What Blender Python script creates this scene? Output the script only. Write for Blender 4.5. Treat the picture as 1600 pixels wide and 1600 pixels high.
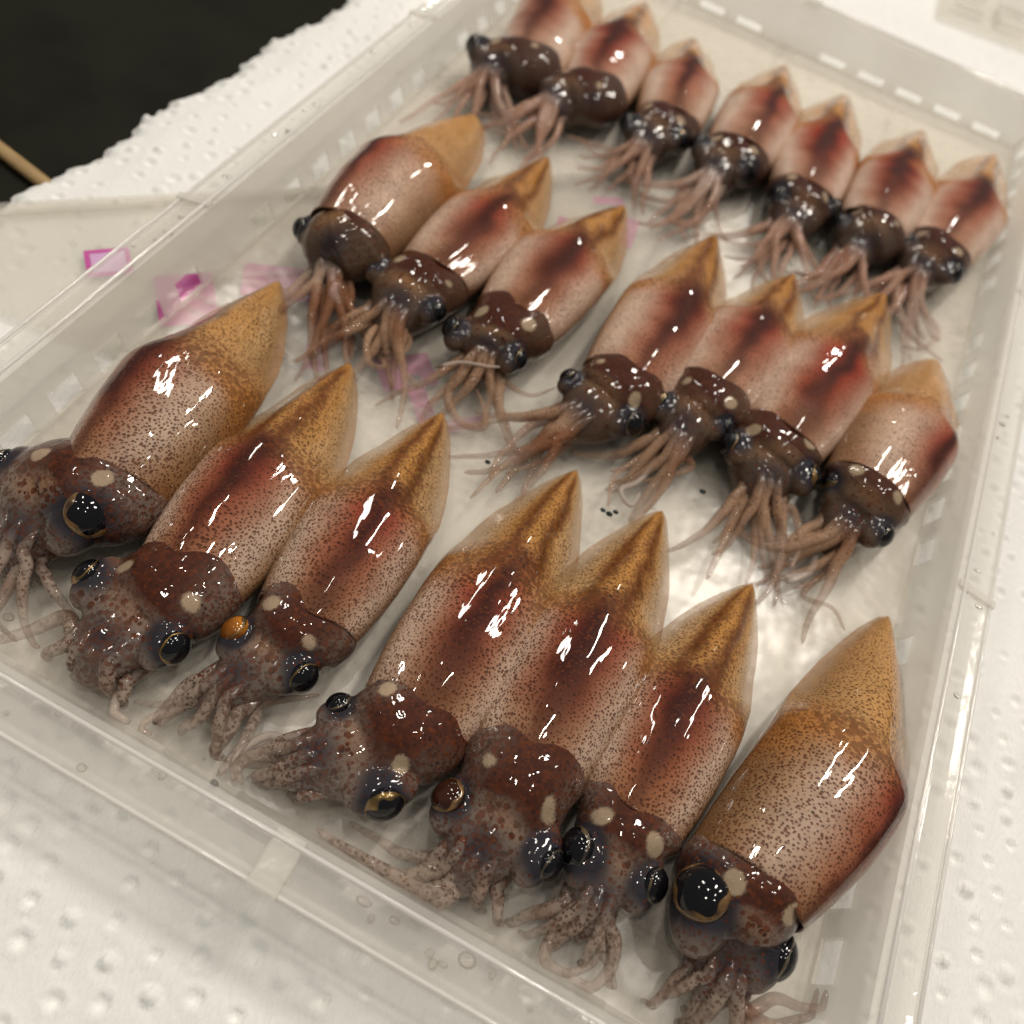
import bpy, bmesh, math, random
import numpy as np
from mathutils import Vector, Matrix
from mathutils.kdtree import KDTree

for o in list(bpy.data.objects):
    bpy.data.objects.remove(o)
SC = bpy.context.scene
COL = SC.collection
S = 0.01                                   # all coordinates below are centimetres

# ------------------------------------------------------------------ camera
F_PX = 1396.55
CAM = np.array([1.60806, -14.27975, 11.96655])
RC = np.array([[0.8819, 0.4317, 0.1893], [-0.4610, 0.7062, 0.5374], [0.0983, -0.5612, 0.8218]])
for i_ in range(3):
    RC[i_] /= np.linalg.norm(RC[i_])
cam_d = bpy.data.cameras.new('camera')
cam = bpy.data.objects.new('camera', cam_d); COL.objects.link(cam)
m4 = Matrix.Identity(4)
for r_ in range(3):
    for c_ in range(3):
        m4[r_][c_] = RC[c_][r_]
    m4[r_][3] = CAM[r_] * S
cam.matrix_world = m4
cam_d.sensor_width = 36.0
cam_d.lens = F_PX / 1600 * 36.0
cam_d.clip_start = 0.005; cam_d.clip_end = 20
cam_d.dof.use_dof = True
cam_d.dof.focus_distance = 0.120
cam_d.dof.aperture_fstop = 18.0
SC.camera = cam

# ------------------------------------------------------------------ light of the room, plus added glint lights
W = bpy.data.worlds.new('World'); SC.world = W; W.use_nodes = True
bg = W.node_tree.nodes['Background']
bg.inputs[0].default_value = (1.0, 0.95, 0.88, 1); bg.inputs[1].default_value = 0.16

def area(name, loc, target, sx, sy, power, col=(1, .93, .83), spin=0):
    d = bpy.data.lights.new(name, 'AREA'); d.shape = 'RECTANGLE'; d.size = sx; d.size_y = sy
    d.energy = power; d.color = col
    o = bpy.data.objects.new(name, d); COL.objects.link(o)
    o.location = loc
    q = (Vector(target) - Vector(loc)).to_track_quat('-Z', 'Y')
    o.rotation_euler = (q.to_matrix() @ Matrix.Rotation(spin, 3, 'Z')).to_euler()
    return o
area('ceiling_lamp', (-0.62, 0.57, 0.93), (0, 0, 0), 0.065, 0.19, 2.3)
area('ceiling_lamp', (0.22, 0.62, 1.02), (0, 0, 0), 0.065, 0.21, 5.2)
area('ceiling_lamp', (0.62, 0.53, 0.99), (0, 0, 0), 0.065, 0.19, 3.0)
for (lx, ly, lz, le) in ((-0.25, 0.22, 1.15, 1.2), (0.30, 0.10, 1.15, 1.2), (-0.75, 0.05, 0.95, .7), (0.0, 1.0, 0.7, .9), (-0.18, -0.30, 1.0, .9), (0.35, -0.22, 1.05, .7)):
    area('added_glint_light', (lx, ly, lz), (0, 0, 0), 0.045, 0.045, le)  # added small lights: glints on heads and arms, brighter gaps between squid
SC.view_settings.view_transform = 'Standard'
SC.view_settings.look = 'None'
SC.view_settings.exposure = 0.0
SC.view_settings.gamma = 1.0
SC.render.engine = 'CYCLES'
SC.cycles.transparent_max_bounces = 10
SC.cycles.max_bounces = 6; SC.cycles.diffuse_bounces = 3; SC.cycles.glossy_bounces = 3; SC.cycles.transmission_bounces = 4

def un(x, y, z):
    """photo pixel -> point on the plane at height z (cm)"""
    d = RC.T @ np.array([(x - 800) / F_PX, -(y - 800) / F_PX, -1.0])
    return CAM + (z - CAM[2]) / d[2] * d

# ------------------------------------------------------------------ helpers
def tag(o, label=None, cat=None, group=None, kind=None):
    if label: o['label'] = label
    if cat: o['category'] = cat
    if group: o['group'] = group
    if kind: o['kind'] = kind
    return o

def mesh_obj(name, verts, faces, mat, parent=None, smooth=True):
    me = bpy.data.meshes.new(name)
    v = np.asarray(verts, float) * S
    me.from_pydata(v.tolist(), [], [list(map(int, f)) for f in faces])
    me.update()
    if smooth:
        me.polygons.foreach_set('use_smooth', [True] * len(me.polygons))
    if mat: me.materials.append(mat)
    o = bpy.data.objects.new(name, me); COL.objects.link(o)
    if parent: o.parent = parent
    return o

def link_copy(src, parent=None):
    c = src.copy(); COL.objects.link(c); c.parent = parent
    return c

def empty(name, loc=(0, 0, 0)):
    o = bpy.data.objects.new(name, None); COL.objects.link(o)
    o.location = np.asarray(loc, float) * S
    o.empty_display_size = 0.005
    return o

def sstep(x, a, b):
    t = np.clip((x - a) / (b - a), 0, 1)
    return t * t * (3 - 2 * t)

def mixc(c, d, w):
    w = np.clip(w, 0, 1)[..., None]
    return c * (1 - w) + np.array(d) * w

def wob(p, seed, freq, n=6):
    """cheap smooth noise, about -1..1"""
    r = np.random.RandomState(seed)
    out = 0
    for k in range(n):
        d = r.normal(size=p.shape[-1]); d /= np.linalg.norm(d)
        out = out + np.sin((p @ d) * freq * (0.6 + 0.9 * r.rand()) + r.rand() * 6.28)
    return out / n * 1.6

def catmull(pts, n):
    P = np.asarray(pts, float)
    P = np.vstack([2 * P[0] - P[1], P, 2 * P[-1] - P[-2]])
    out = []; segs = len(P) - 3
    for t in np.linspace(0, segs - 1e-6, n):
        i = int(t); f = t - i
        a, b, c, d = P[i:i + 4]
        out.append(.5 * ((2 * b) + (-a + c) * f + (2 * a - 5 * b + 4 * c - d) * f * f + (-a + 3 * b - 3 * c + d) * f ** 3))
    return np.array(out)

def tube(pts, rad, ns=10, flat=1.0):
    """closed tube along pts; returns verts, faces, u of each vert"""
    P = np.asarray(pts, float); n = len(P)
    T = np.gradient(P, axis=0); T /= np.linalg.norm(T, axis=1)[:, None] + 1e-9
    V = []; U = []
    for i in range(n):
        side = np.cross([0, 0, 1.0], T[i])
        if np.linalg.norm(side) < 1e-3: side = np.array([1.0, 0, 0])
        side /= np.linalg.norm(side); up = np.cross(T[i], side)
        for k in range(ns):
            a = 2 * math.pi * k / ns
            V.append(P[i] + rad[i] * (math.cos(a) * side + flat * math.sin(a) * up)); U.append(i / (n - 1))
    Fc = []
    for i in range(n - 1):
        for k in range(ns):
            k2 = (k + 1) % ns
            Fc.append((i * ns + k, i * ns + k2, (i + 1) * ns + k2, (i + 1) * ns + k))
    Fc.append(tuple(range(ns - 1, -1, -1))); Fc.append(tuple((n - 1) * ns + k for k in range(ns)))
    return np.array(V), Fc, np.array(U)

def uvsphere(c, r, nu=16, nv=10, sc=(1, 1, 1)):
    V = []
    for j in range(nv + 1):
        t = math.pi * j / nv
        for i in range(nu):
            a = 2 * math.pi * i / nu
            V.append((math.sin(t) * math.cos(a) * r * sc[0], math.sin(t) * math.sin(a) * r * sc[1], math.cos(t) * r * sc[2]))
    Fc = [(j * nu + i, (j + 1) * nu + i, (j + 1) * nu + (i + 1) % nu, j * nu + (i + 1) % nu) for j in range(nv) for i in range(nu)]
    return np.array(V) + np.asarray(c), Fc

# ------------------------------------------------------------------ materials
def newmat(name):
    m = bpy.data.materials.new(name); m.use_nodes = True
    nt = m.node_tree; b = nt.nodes['Principled BSDF']
    return m, nt, b, nt.nodes['Material Output']

def N(nt, typ, **kw):
    n = nt.nodes.new(typ)
    for k, v in kw.items():
        if k.startswith('i_'): n.inputs[k[2:].replace('_', ' ')].default_value = v
        else: setattr(n, k, v)
    return n

def mth(nt, op, a, b=None, c=None, clamp=False):
    n = nt.nodes.new('ShaderNodeMath'); n.operation = op; n.use_clamp = clamp
    for i, x in enumerate((a, b, c)):
        if x is None: continue
        if isinstance(x, (int, float)): n.inputs[i].default_value = x
        else: nt.links.new(x, n.inputs[i])
    return n.outputs[0]

def mixrgb(nt, fac, a, b, typ='MIX'):
    n = nt.nodes.new('ShaderNodeMix'); n.data_type = 'RGBA'; n.blend_type = typ
    for sock, x in ((n.inputs[0], fac), (n.inputs[6], a), (n.inputs[7], b)):
        if isinstance(x, (int, float)): sock.default_value = x
        elif isinstance(x, tuple): sock.default_value = x
        else: nt.links.new(x, sock)
    return n.outputs[2]

def skin_material(name, dim, sA, sB, rA, rB, alpha, cs=3.2, cst=.38, stretch=(1, 1, 1)):
    m, nt, b, out = newmat(name)
    L = nt.links.new
    pig = N(nt, 'ShaderNodeAttribute', attribute_name='pig')
    pc = N(nt, 'ShaderNodeAttribute', attribute_name='pc')
    aux = N(nt, 'ShaderNodeAttribute', attribute_name='aux')       # r = dot amount, g = coarse, b = opacity
    sep = N(nt, 'ShaderNodeSeparateColor'); L(aux.outputs['Color'], sep.inputs[0])
    dot, coarse, opa = sep.outputs[0], sep.outputs[1], sep.outputs[2]
    # slightly warped coordinates so dots are not a clean cell pattern
    nz = N(nt, 'ShaderNodeTexNoise'); nz.inputs['Scale'].default_value = 9; nz.inputs['Detail'].default_value = 3
    L(pc.outputs['Vector'], nz.inputs['Vector'])
    def layer(scale, rmin, rmax, soft):
        v = N(nt, 'ShaderNodeTexVoronoi', voronoi_dimensions=dim); v.inputs['Scale'].default_value = scale
        v.inputs['Randomness'].default_value = 0.95
        L(pc.outputs['Vector'], v.inputs['Vector'])
        sc = N(nt, 'ShaderNodeSeparateColor'); L(v.outputs['Color'], sc.inputs[0])
        # radius of this dot: density attr * random * noise
        rr = mth(nt, 'MULTIPLY_ADD', sc.outputs[0], 0.5, 0.5)
        rr = mth(nt, 'MULTIPLY', rr, mth(nt, 'MULTIPLY_ADD', dot, rmax - rmin, rmin))
        rr = mth(nt, 'MULTIPLY', rr, mth(nt, 'MULTIPLY_ADD', nz.outputs[0], 1.5, 0.2))
        d = mth(nt, 'SUBTRACT', rr, v.outputs['Distance'])
        f = mth(nt, 'DIVIDE', d, soft, clamp=True)
        gate = mth(nt, 'GREATER_THAN', dot, 0.02)
        return mth(nt, 'MULTIPLY', f, gate), sc.outputs[1]
    f1, c1 = layer(sA, 0.12, rA, 0.07)
    f2, c2 = layer(sB, 0.10, rB, 0.07)
    inv = mth(nt, 'SUBTRACT', 1.0, mth(nt, 'MULTIPLY', coarse, 0.75))
    fa = mth(nt, 'MULTIPLY', f1, inv)
    fb = mth(nt, 'MULTIPLY', f2, coarse)
    f = mth(nt, 'MAXIMUM', fa, fb)
    f = mth(nt, 'MULTIPLY', f, 0.94)
    dc = mixrgb(nt, c1, (0.028, 0.008, 0.004, 1), (0.13, 0.030, 0.007, 1))
    # blotchy skin tone
    n2 = N(nt, 'ShaderNodeTexNoise'); n2.inputs['Scale'].default_value = 2.2; n2.inputs['Detail'].default_value = 6
    n2.inputs['Roughness'].default_value = .65
    L(pc.outputs['Vector'], n2.inputs['Vector'])
    var = mth(nt, 'MULTIPLY_ADD', n2.outputs[0], 0.9, 0.55)
    base = mixrgb(nt, 1.0, pig.outputs['Color'], (1, 1, 1, 1), 'MULTIPLY')
    vm = N(nt, 'ShaderNodeCombineColor')
    for i in range(3): L(var, vm.inputs[i])
    base = mixrgb(nt, 0.75, base, vm.outputs[0], 'MULTIPLY')
    colr = mixrgb(nt, f, base, dc)
    L(colr, b.inputs['Base Color'])
    b.inputs['Roughness'].default_value = 0.5
    b.inputs['Specular IOR Level'].default_value = 0.12
    b.inputs['IOR'].default_value = 1.38
    b.inputs['Subsurface Weight'].default_value = 0.0
    b.inputs['Subsurface Radius'].default_value = (1.0, .45, .25)
    b.inputs['Subsurface Scale'].default_value = 0.0022
    b.inputs['Coat Weight'].default_value = 1.0
    b.inputs['Coat Roughness'].default_value = 0.02
    b.inputs['Coat IOR'].default_value = 1.36
    # relief: fine pores, plus a rippled water film that breaks the highlights
    n3 = N(nt, 'ShaderNodeTexNoise'); n3.inputs['Scale'].default_value = 26; n3.inputs['Detail'].default_value = 3
    L(pc.outputs['Vector'], n3.inputs['Vector'])
    bp = N(nt, 'ShaderNodeBump'); bp.inputs['Strength'].default_value = 0.35; bp.inputs['Distance'].default_value = 0.0002
    L(n3.outputs[0], bp.inputs['Height']); L(bp.outputs[0], b.inputs['Normal'])
    n4 = N(nt, 'ShaderNodeTexNoise'); n4.inputs['Scale'].default_value = cs; n4.inputs['Detail'].default_value = 1.6
    n4.inputs['Roughness'].default_value = .62
    mp4 = N(nt, 'ShaderNodeMapping'); mp4.inputs['Scale'].default_value = stretch
    L(pc.outputs['Vector'], mp4.inputs[0]); L(mp4.outputs[0], n4.inputs['Vector'])
    bp2 = N(nt, 'ShaderNodeBump'); bp2.inputs['Strength'].default_value = cst; bp2.inputs['Distance'].default_value = 0.0005
    L(n4.outputs[0], bp2.inputs['Height']); L(bp2.outputs[0], b.inputs['Coat Normal'])
    if alpha: L(opa, b.inputs['Alpha'])
    return m
M_SKIN = skin_material('squid_mantle_skin', '2D', 20.0, 10.5, .76, .74, False, 3.4, .36, (1.5, .42, 1))
M_SKIN_FIN = skin_material('squid_fin_skin', '2D', 20.0, 10.5, .76, .74, True, 3.4, .36, (1.5, .42, 1))
M_SKIN_HEAD = skin_material('squid_head_skin', '3D', 19.0, 10.5, .84, .80, False, 3.4, .6)
M_SKIN_ARM = skin_material('squid_arm_skin', '3D', 19.0, 11.0, .84, .80, True, 4.5, .6)

def gloss_mat(name, col, rough=0.08, metal=0.0, coat=0.0, noise=None, spec=.5):
    m, nt, b, out = newmat(name)
    b.inputs['Specular IOR Level'].default_value = spec
    b.inputs['Base Color'].default_value = (*col, 1)
    if noise:
        tc = N(nt, 'ShaderNodeTexCoord'); n = N(nt, 'ShaderNodeTexNoise')
        n.inputs['Scale'].default_value = noise[0]; n.inputs['Detail'].default_value = 4
        nt.links.new(tc.outputs['Object'], n.inputs['Vector'])
        r = N(nt, 'ShaderNodeValToRGB'); r.color_ramp.elements[0].position = .35; r.color_ramp.elements[1].position = .68
        r.color_ramp.elements[0].color = (*col, 1); r.color_ramp.elements[1].color = (*noise[1], 1)
        nt.links.new(n.outputs[0], r.inputs[0]); nt.links.new(r.outputs[0], b.inputs['Base Color'])
    b.inputs['Roughness'].default_value = rough; b.inputs['Metallic'].default_value = metal
    b.inputs['Coat Weight'].default_value = coat; b.inputs['Coat Roughness'].default_value = .02
    return m
M_EYE = gloss_mat('eye_black', (.004, .004, .006), .06)
M_EYE_BROWN = gloss_mat('eye_brown', (.012, .004, .003), .06, noise=(300, (.05, .014, .006)))
M_EYE_ORANGE = gloss_mat('eye_orange', (.14, .04, .004), .08, noise=(260, (.42, .15, .012)))
M_IRIS = gloss_mat('eye_ring_gold', (.30, .17, .035), .3, .7, 1, (500, (.06, .05, .025)))
M_IRIS_BROWN = gloss_mat('eye_ring_brown', (.24, .13, .045), .25, .35, .5, (700, (.06, .035, .02)))
M_IRIS_DARK = gloss_mat('eye_ring_dark', (.03, .025, .022), .3, .3, 1, (500, (.14, .10, .05)))
M_ORGAN = gloss_mat('light_organ_black', (.006, .008, .010), .15, noise=(900, (.02, .05, .05)))

def plastic(name, col, clear, rough, bump=None, trl=.38, coat=.6):
    m, nt, b, out = newmat(name)
    L = nt.links.new
    b.inputs['Base Color'].default_value = (*col, 1)
    b.inputs['Roughness'].default_value = rough
    b.inputs['IOR'].default_value = 1.49
    b.inputs['Coat Weight'].default_value = coat; b.inputs['Coat Roughness'].default_value = .05
    tl = N(nt, 'ShaderNodeBsdfTranslucent'); tl.inputs[0].default_value = (*col, 1)
    mx = N(nt, 'ShaderNodeMixShader'); mx.inputs[0].default_value = trl
    L(b.outputs[0], mx.inputs[1]); L(tl.outputs[0], mx.inputs[2])
    tr = N(nt, 'ShaderNodeBsdfTransparent'); tr.inputs[0].default_value = (.97, .96, .94, 1)
    mx2 = N(nt, 'ShaderNodeMixShader')
    tc = N(nt, 'ShaderNodeTexCoord')
    n = N(nt, 'ShaderNodeTexNoise'); n.inputs['Scale'].default_value = 45; n.inputs['Detail'].default_value = 5
    L(tc.outputs['Object'], n.inputs['Vector'])
    cl = mth(nt, 'MULTIPLY_ADD', n.outputs[0], .3, clear - .15, clamp=True)
    L(cl, mx2.inputs[0]); L(mx.outputs[0], mx2.inputs[1]); L(tr.outputs[0], mx2.inputs[2])
    L(mx2.outputs[0], out.inputs[0])
    n2 = N(nt, 'ShaderNodeTexNoise'); n2.inputs['Scale'].default_value = 160; n2.inputs['Detail'].default_value = 4
    L(tc.outputs['Object'], n2.inputs['Vector'])
    bp = N(nt, 'ShaderNodeBump'); bp.inputs['Strength'].default_value = .25 if bump is None else bump
    bp.inputs['Distance'].default_value = .0006
    L(n2.outputs[0], bp.inputs['Height']); L(bp.outputs[0], b.inputs['Normal']); L(bp.outputs[0], b.inputs['Coat Normal'])
    return m
M_TRAY = plastic('tray_plastic', (.95, .93, .89), .60, .10, .2, .25)
M_TRAY_BASE = plastic('tray_base_plastic', (.96, .93, .89), .78, .45, .2, .12, 0)
M_RIM = plastic('tray_rim_plastic', (.95, .94, .92), .76, .08, .2, .3)
M_BEAD = plastic('tray_bead_plastic', (.96, .95, .93), .40, .06, .1, .2, 1)
M_FILM = plastic('clear_film_plastic', (.85, .84, .80), .80, .12, .1)
M_INK = gloss_mat('magenta_ink', (.46, .02, .27), .35, 0, .3)
M_INK_PALE = gloss_mat('lilac_ink', (.55, .30, .55), .35, 0, .3)

def towel_material():
    m, nt, b, out = newmat('paper_towel')
    L = nt.links.new
    tc = N(nt, 'ShaderNodeTexCoord')
    n = N(nt, 'ShaderNodeTexNoise'); n.inputs['Scale'].default_value = 28; n.inputs['Detail'].default_value = 5
    L(tc.outputs['Object'], n.inputs['Vector'])
    c = mixrgb(nt, n.outputs[0], (.76, .76, .74, 1), (.90, .90, .88, 1))
    L(c, b.inputs['Base Color'])
    b.inputs['Roughness'].default_value = .9; b.inputs['Specular IOR Level'].default_value = .15
    mp = N(nt, 'ShaderNodeMapping'); mp.inputs['Rotation'].default_value = (0, 0, .5); mp.inputs['Scale'].default_value = (2600, 650, 900)
    L(tc.outputs['Object'], mp.inputs['Vector'])
    f = N(nt, 'ShaderNodeTexNoise'); f.inputs['Scale'].default_value = 1; f.inputs['Detail'].default_value = 4
    L(mp.outputs[0], f.inputs['Vector'])
    bp = N(nt, 'ShaderNodeBump'); bp.inputs['Strength'].default_value = .6; bp.inputs['Distance'].default_value = .0004
    L(f.outputs[0], bp.inputs['Height']); L(bp.outputs[0], b.inputs['Normal'])
    return m
M_TOWEL = towel_material()
M_TABLE = gloss_mat('dark_tabletop', (.007, .007, .004), .5, 0, 0, (60, (.012, .012, .007)), .06)
def wood_material():
    m, nt, b, out = newmat('pale_wood')
    tc = N(nt, 'ShaderNodeTexCoord'); mp = N(nt, 'ShaderNodeMapping')
    mp.inputs['Scale'].default_value = (120, 2200, 2200)
    n = N(nt, 'ShaderNodeTexNoise'); n.inputs['Scale'].default_value = 1; n.inputs['Detail'].default_value = 5
    nt.links.new(tc.outputs['Object'], mp.inputs[0]); nt.links.new(mp.outputs[0], n.inputs['Vector'])
    c = mixrgb(nt, n.outputs[0], (.16, .09, .035, 1), (.55, .38, .17, 1))
    nt.links.new(c, b.inputs['Base Color']); b.inputs['Roughness'].default_value = .5
    return m
M_WOOD = wood_material()

# ------------------------------------------------------------------ the setting: tabletop and paper towel
zt = -0.75
v = [(-60, -60, zt), (60, -60, zt), (60, 60, zt), (-60, 60, zt), (-60, -60, zt - 3), (60, -60, zt - 3), (60, 60, zt - 3), (-60, 60, zt - 3)]
o = mesh_obj('tabletop', v, [(0, 1, 2, 3), (7, 6, 5, 4), (0, 4, 5, 1), (1, 5, 6, 2), (2, 6, 7, 3), (3, 7, 4, 0)], M_TABLE, smooth=False)
tag(o, kind='structure')

def towel():
    h = 0.055
    xs = np.arange(-12.2, 12.5, h); ys = np.concatenate([np.arange(-17, 14, h), np.arange(14, 27, h * 2)])
    X, Y = np.meshgrid(xs, ys)
    P = np.stack([X, Y], -1)
    Z = -0.19 + 0.035 * wob(P, 5, .55) + 0.02 * wob(P, 6, 1.6)
    # long soft creases beside the edge and the tray
    for (cx, cy, ang, wd, amp, ln) in ((-9.6, 0, 1.50, .25, .07, 5), (-8.6, 3, 1.62, .3, .05, 6), (8.9, -6, 1.45, .2, .05, 4), (-6, -14.4, .1, .35, .05, 5)):
        c, s = math.cos(ang), math.sin(ang)
        a_ = (X - cx) * c + (Y - cy) * s; b_ = -(X - cx) * s + (Y - cy) * c + .15 * np.sin(a_ * 1.3)
        Z += amp * np.exp(-(b_ / wd) ** 2) * np.exp(-(a_ / ln) ** 2)
    rs = np.random.RandomState(3)
    pits = []
    ang = .32; c, s = math.cos(ang), math.sin(ang)
    for i in range(-56, 56):
        for j in range(-74, 74):
            if (i + 2 * j) % 7 == 0 or rs.rand() < .1: continue
            u_ = i * .50 + .10 * math.sin(j * .9); w_ = j * .42 + .13 * math.sin(i * 1.2)
            pits.append((u_ * c - w_ * s, u_ * s + w_ * c, .07 + .03 * rs.rand(), .06 + .035 * rs.rand()))
    for i in range(-5, 6):                                  # flower motifs
        for j in range(-6, 8):
            fx, fy = i * 3.6 + (j % 2) * 1.8 + .6, j * 3.3 + .4
            pits = [q for q in pits if (q[0] - fx) ** 2 + (q[1] - fy) ** 2 > .75]
            for k in range(9):
                a = k * math.tau / 9
                pits.append((fx + .62 * math.cos(a), fy + .62 * math.sin(a), .12, .055))
            pits.append((fx, fy, .15, .05))
    x0, y0 = xs[0], -17
    for (px, py, r, d) in pits:
        if not (-12 < px < 12.3 and -16.8 < py < 26): continue
        sg = 1 if rs.rand() < .75 else -1
        i0, i1 = np.searchsorted(xs, [px - 2.2 * r, px + 2.2 * r]); j0, j1 = np.searchsorted(ys, [py - 2.2 * r, py + 2.2 * r])
        sx = X[j0:j1, i0:i1] - px; sy = Y[j0:j1, i0:i1] - py
        q = (sx * sx + sy * sy) / (r * r)
        Z[j0:j1, i0:i1] += -sg * d * np.exp(-q ** 1.6 * 1.5) + .35 * sg * d * np.exp(-(q - 2.0) ** 2 * 1.5)
    edge = -10.95 + .074 * (Y + 4.9) + .10 * np.sin(Y * 1.7) + .05 * np.sin(Y * 6.1 + 1) + .03 * np.sin(Y * 15)
    Z -= .35 * sstep(edge + .7 - X, 0, .9) ** 2
    keep = X > edge
    ny, nx = X.shape
    idx = np.arange(ny * nx).reshape(ny, nx)
    q = np.stack([idx[:-1, :-1], idx[:-1, 1:], idx[1:, 1:], idx[1:, :-1]], -1)
    k4 = keep[:-1, :-1] & keep[:-1, 1:] & keep[1:, 1:] & keep[1:, :-1]
    q = q[k4]
    used = np.zeros(ny * nx, bool); used[q.ravel()] = True
    remap = np.cumsum(used) - 1
    V = np.stack([X, Y, Z], -1).reshape(-1, 3)[used] * S
    q = remap[q].astype(np.int32)
    me = bpy.data.meshes.new('paper_towel')
    me.vertices.add(len(V)); me.vertices.foreach_set('co', V.astype(np.float32).ravel())
    me.loops.add(q.size); me.loops.foreach_set('vertex_index', q.ravel())
    me.polygons.add(len(q)); me.polygons.foreach_set('loop_start', np.arange(0, q.size, 4, dtype=np.int32))
    me.polygons.foreach_set('use_smooth', np.ones(len(q), bool))
    me.update(calc_edges=True); me.validate()
    me.materials.append(M_TOWEL)
    ob = bpy.data.objects.new('paper_towel', me); COL.objects.link(ob)
    return ob
tw = tag(towel(), 'white embossed paper towel with dimples spread under the squid tray', 'paper towel')

# wooden strip lying on the dark tabletop, its end under the towel
a_, b_ = np.array([-17.5, -2.6, zt + .12]), np.array([-10.2, -4.1, zt + .12])
V, Fc, U = tube([a_ + (b_ - a_) * t for t in np.linspace(0, 1, 12)], [.16] * 12, 8, .7)
tag(mesh_obj('wooden_strip', V, Fc, M_WOOD), 'thin pale wooden strip on the dark tabletop, one end under the towel', 'wood strip')

# ------------------------------------------------------------------ printed film under the tray
def prism(poly, z0, z1):
    n = len(poly)
    V = [(x, y, z0) for x, y in poly] + [(x, y, z1) for x, y in poly]
    Fc = [tuple(range(n - 1, -1, -1)), tuple(range(n, 2 * n))] + [(i, (i + 1) % n, n + (i + 1) % n, n + i) for i in range(n)]
    return V, Fc
bag = tag(empty('printed_film', (-6, -4, -.1)), 'clear plastic film with magenta print lying on the towel under the tray', 'plastic film')
def bagpart(name, poly, z0, z1, mat):
    V, Fc = prism(poly, z0, z1)
    V = np.array(V) - np.array([-6, -4, -.1])
    return mesh_obj(name, V, Fc, mat, bag, smooth=False)
bagpart('sheet', [(-13.2, -7.75), (-1.2, 4.15), (2.6, .4), (-4.4, -6.6), (-8.4, -7.2)], -.085, -.075, M_FILM)
bagpart('seal_strip', [(-13.2, -7.72), (-1.2, 4.18), (-.95, 3.93), (-12.95, -7.97)], -.068, -.045, M_FILM)
def ring(x0, y0, x1, y1, w, ang=0.0):
    return [((x0, y0), (x1, y0), (x1, y0 + w), (x0, y0 + w)), ((x0, y1 - w), (x1, y1 - w), (x1, y1), (x0, y1)),
            ((x0, y0 + w), (x0 + w, y0 + w), (x0 + w, y1 - w), (x0, y1 - w)), ((x1 - w, y0 + w), (x1, y0 + w), (x1, y1 - w), (x1 - w, y1 - w))]
def rotp(poly, cx, cy, a):
    c, s = math.cos(a), math.sin(a)
    return [(cx + x * c - y * s, cy + x * s + y * c) for x, y in poly]
for q in ring(-.36, -.34, .40, .34, .09):
    bagpart('printed_mark', rotp(q, -8.35, -5.33, .80), -.072, -.068, M_INK)
bagpart('printed_mark', rotp([(-.26, -.24), (.30, -.24), (.30, .24), (-.26, .24)], -8.35, -5.33, .80), -.072, -.069, M_INK_PALE)
for (cx, cy, hx, hy, a) in ((-6.75, -5.25, .50, .62, .75), (-5.75, -3.95, .62, .42, .5), (-5.5, -5.3, .35, .35, .7), (-2.75, -4.45, .5, .38, .8), (-2.2, -4.9, .16, .6, .8),
                            (-1.35, -4.9, .45, .12, .8), (-4.2, -5.1, .2, .3, .4), (-.85, 1.75, .18, .50, .15), (-2.0, .6, .14, .7, .2), (-2.6, .2, .25, .25, .6), (-1.6, 2.45, .35, .12, .6)):
    bagpart('printed_mark', rotp([(-hx, -hy), (hx, -hy), (hx, hy), (-hx, hy)], cx, cy, a), -.072, -.066, M_INK)

# ------------------------------------------------------------------ the tray
RW, RL, H = 7.0, 12.265, 1.081            # ridge half width, half length, height
FI = 0.32                                 # floor inset
DS, DZ = 0.60, 0.15                       # rim skirt offset and drop
tray = tag(empty('plastic_tray', (0, 0, 0)), 'shallow translucent white plastic tray with slotted walls holding rows of squid', 'tray')
TH = .07
def wall(axis, sign, half, floor_half, other_floor, other_ridge, slots):
    """inner wall of one side; slots = list of (centre, half length)"""
    cuts = [-half]
    for c, hl in slots: cuts += [c - hl, c + hl]
    cuts.append(half)
    ts = [0.0, .05, .40 if axis == 'y' else .20, 1.0]
    V, Fc = [], []
    for t in ts:
        for k, s_ in enumerate(cuts):
            e = s_
            if k == 0: e = -(floor_half + (half - floor_half) * t)
            if k == len(cuts) - 1: e = floor_half + (half - floor_half) * t
            off = sign * (other_floor + (other_ridge - other_floor) * t)
            V.append((off, e, H * t) if axis == 'y' else (e, off, H * t))
    n = len(cuts)
    for r in range(3):
        for k in range(n - 1):
            if r == 1 and k % 2 == 1: continue
            Fc.append((r * n + k, r * n + k + 1, (r + 1) * n + k + 1, (r + 1) * n + k))
    flip = (axis == 'y') == (sign > 0)
    if flip: Fc = [f[::-1] for f in Fc]
    o = mesh_obj('side_wall', V, Fc, M_TRAY, tray, smooth=False)
    md = o.modifiers.new('thick', 'SOLIDIFY'); md.thickness = TH * S; md.offset = 1.0
    return o
sl_y = [(seg + k * 1.0, .30) for seg in (-8.18, 0, 8.18) for k in range(-3, 4)]
sl_x = [(seg + k * 1.12, .36) for seg in (-3.5, 3.5) for k in range(-2, 3)]
fx, fy = RW - FI, RL - FI
for sg in (-1, 1):
    wall('y', sg, RL, fy, fx, RW, sl_y)
    wall('x', sg, RW, fx, fy, RL, sl_x)
V, Fc = prism([(-fx, -fy), (fx, -fy), (fx, fy), (-fx, fy)], -.06, -.004)
mesh_obj('base', V, Fc, M_TRAY_BASE, tray, smooth=False)

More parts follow.
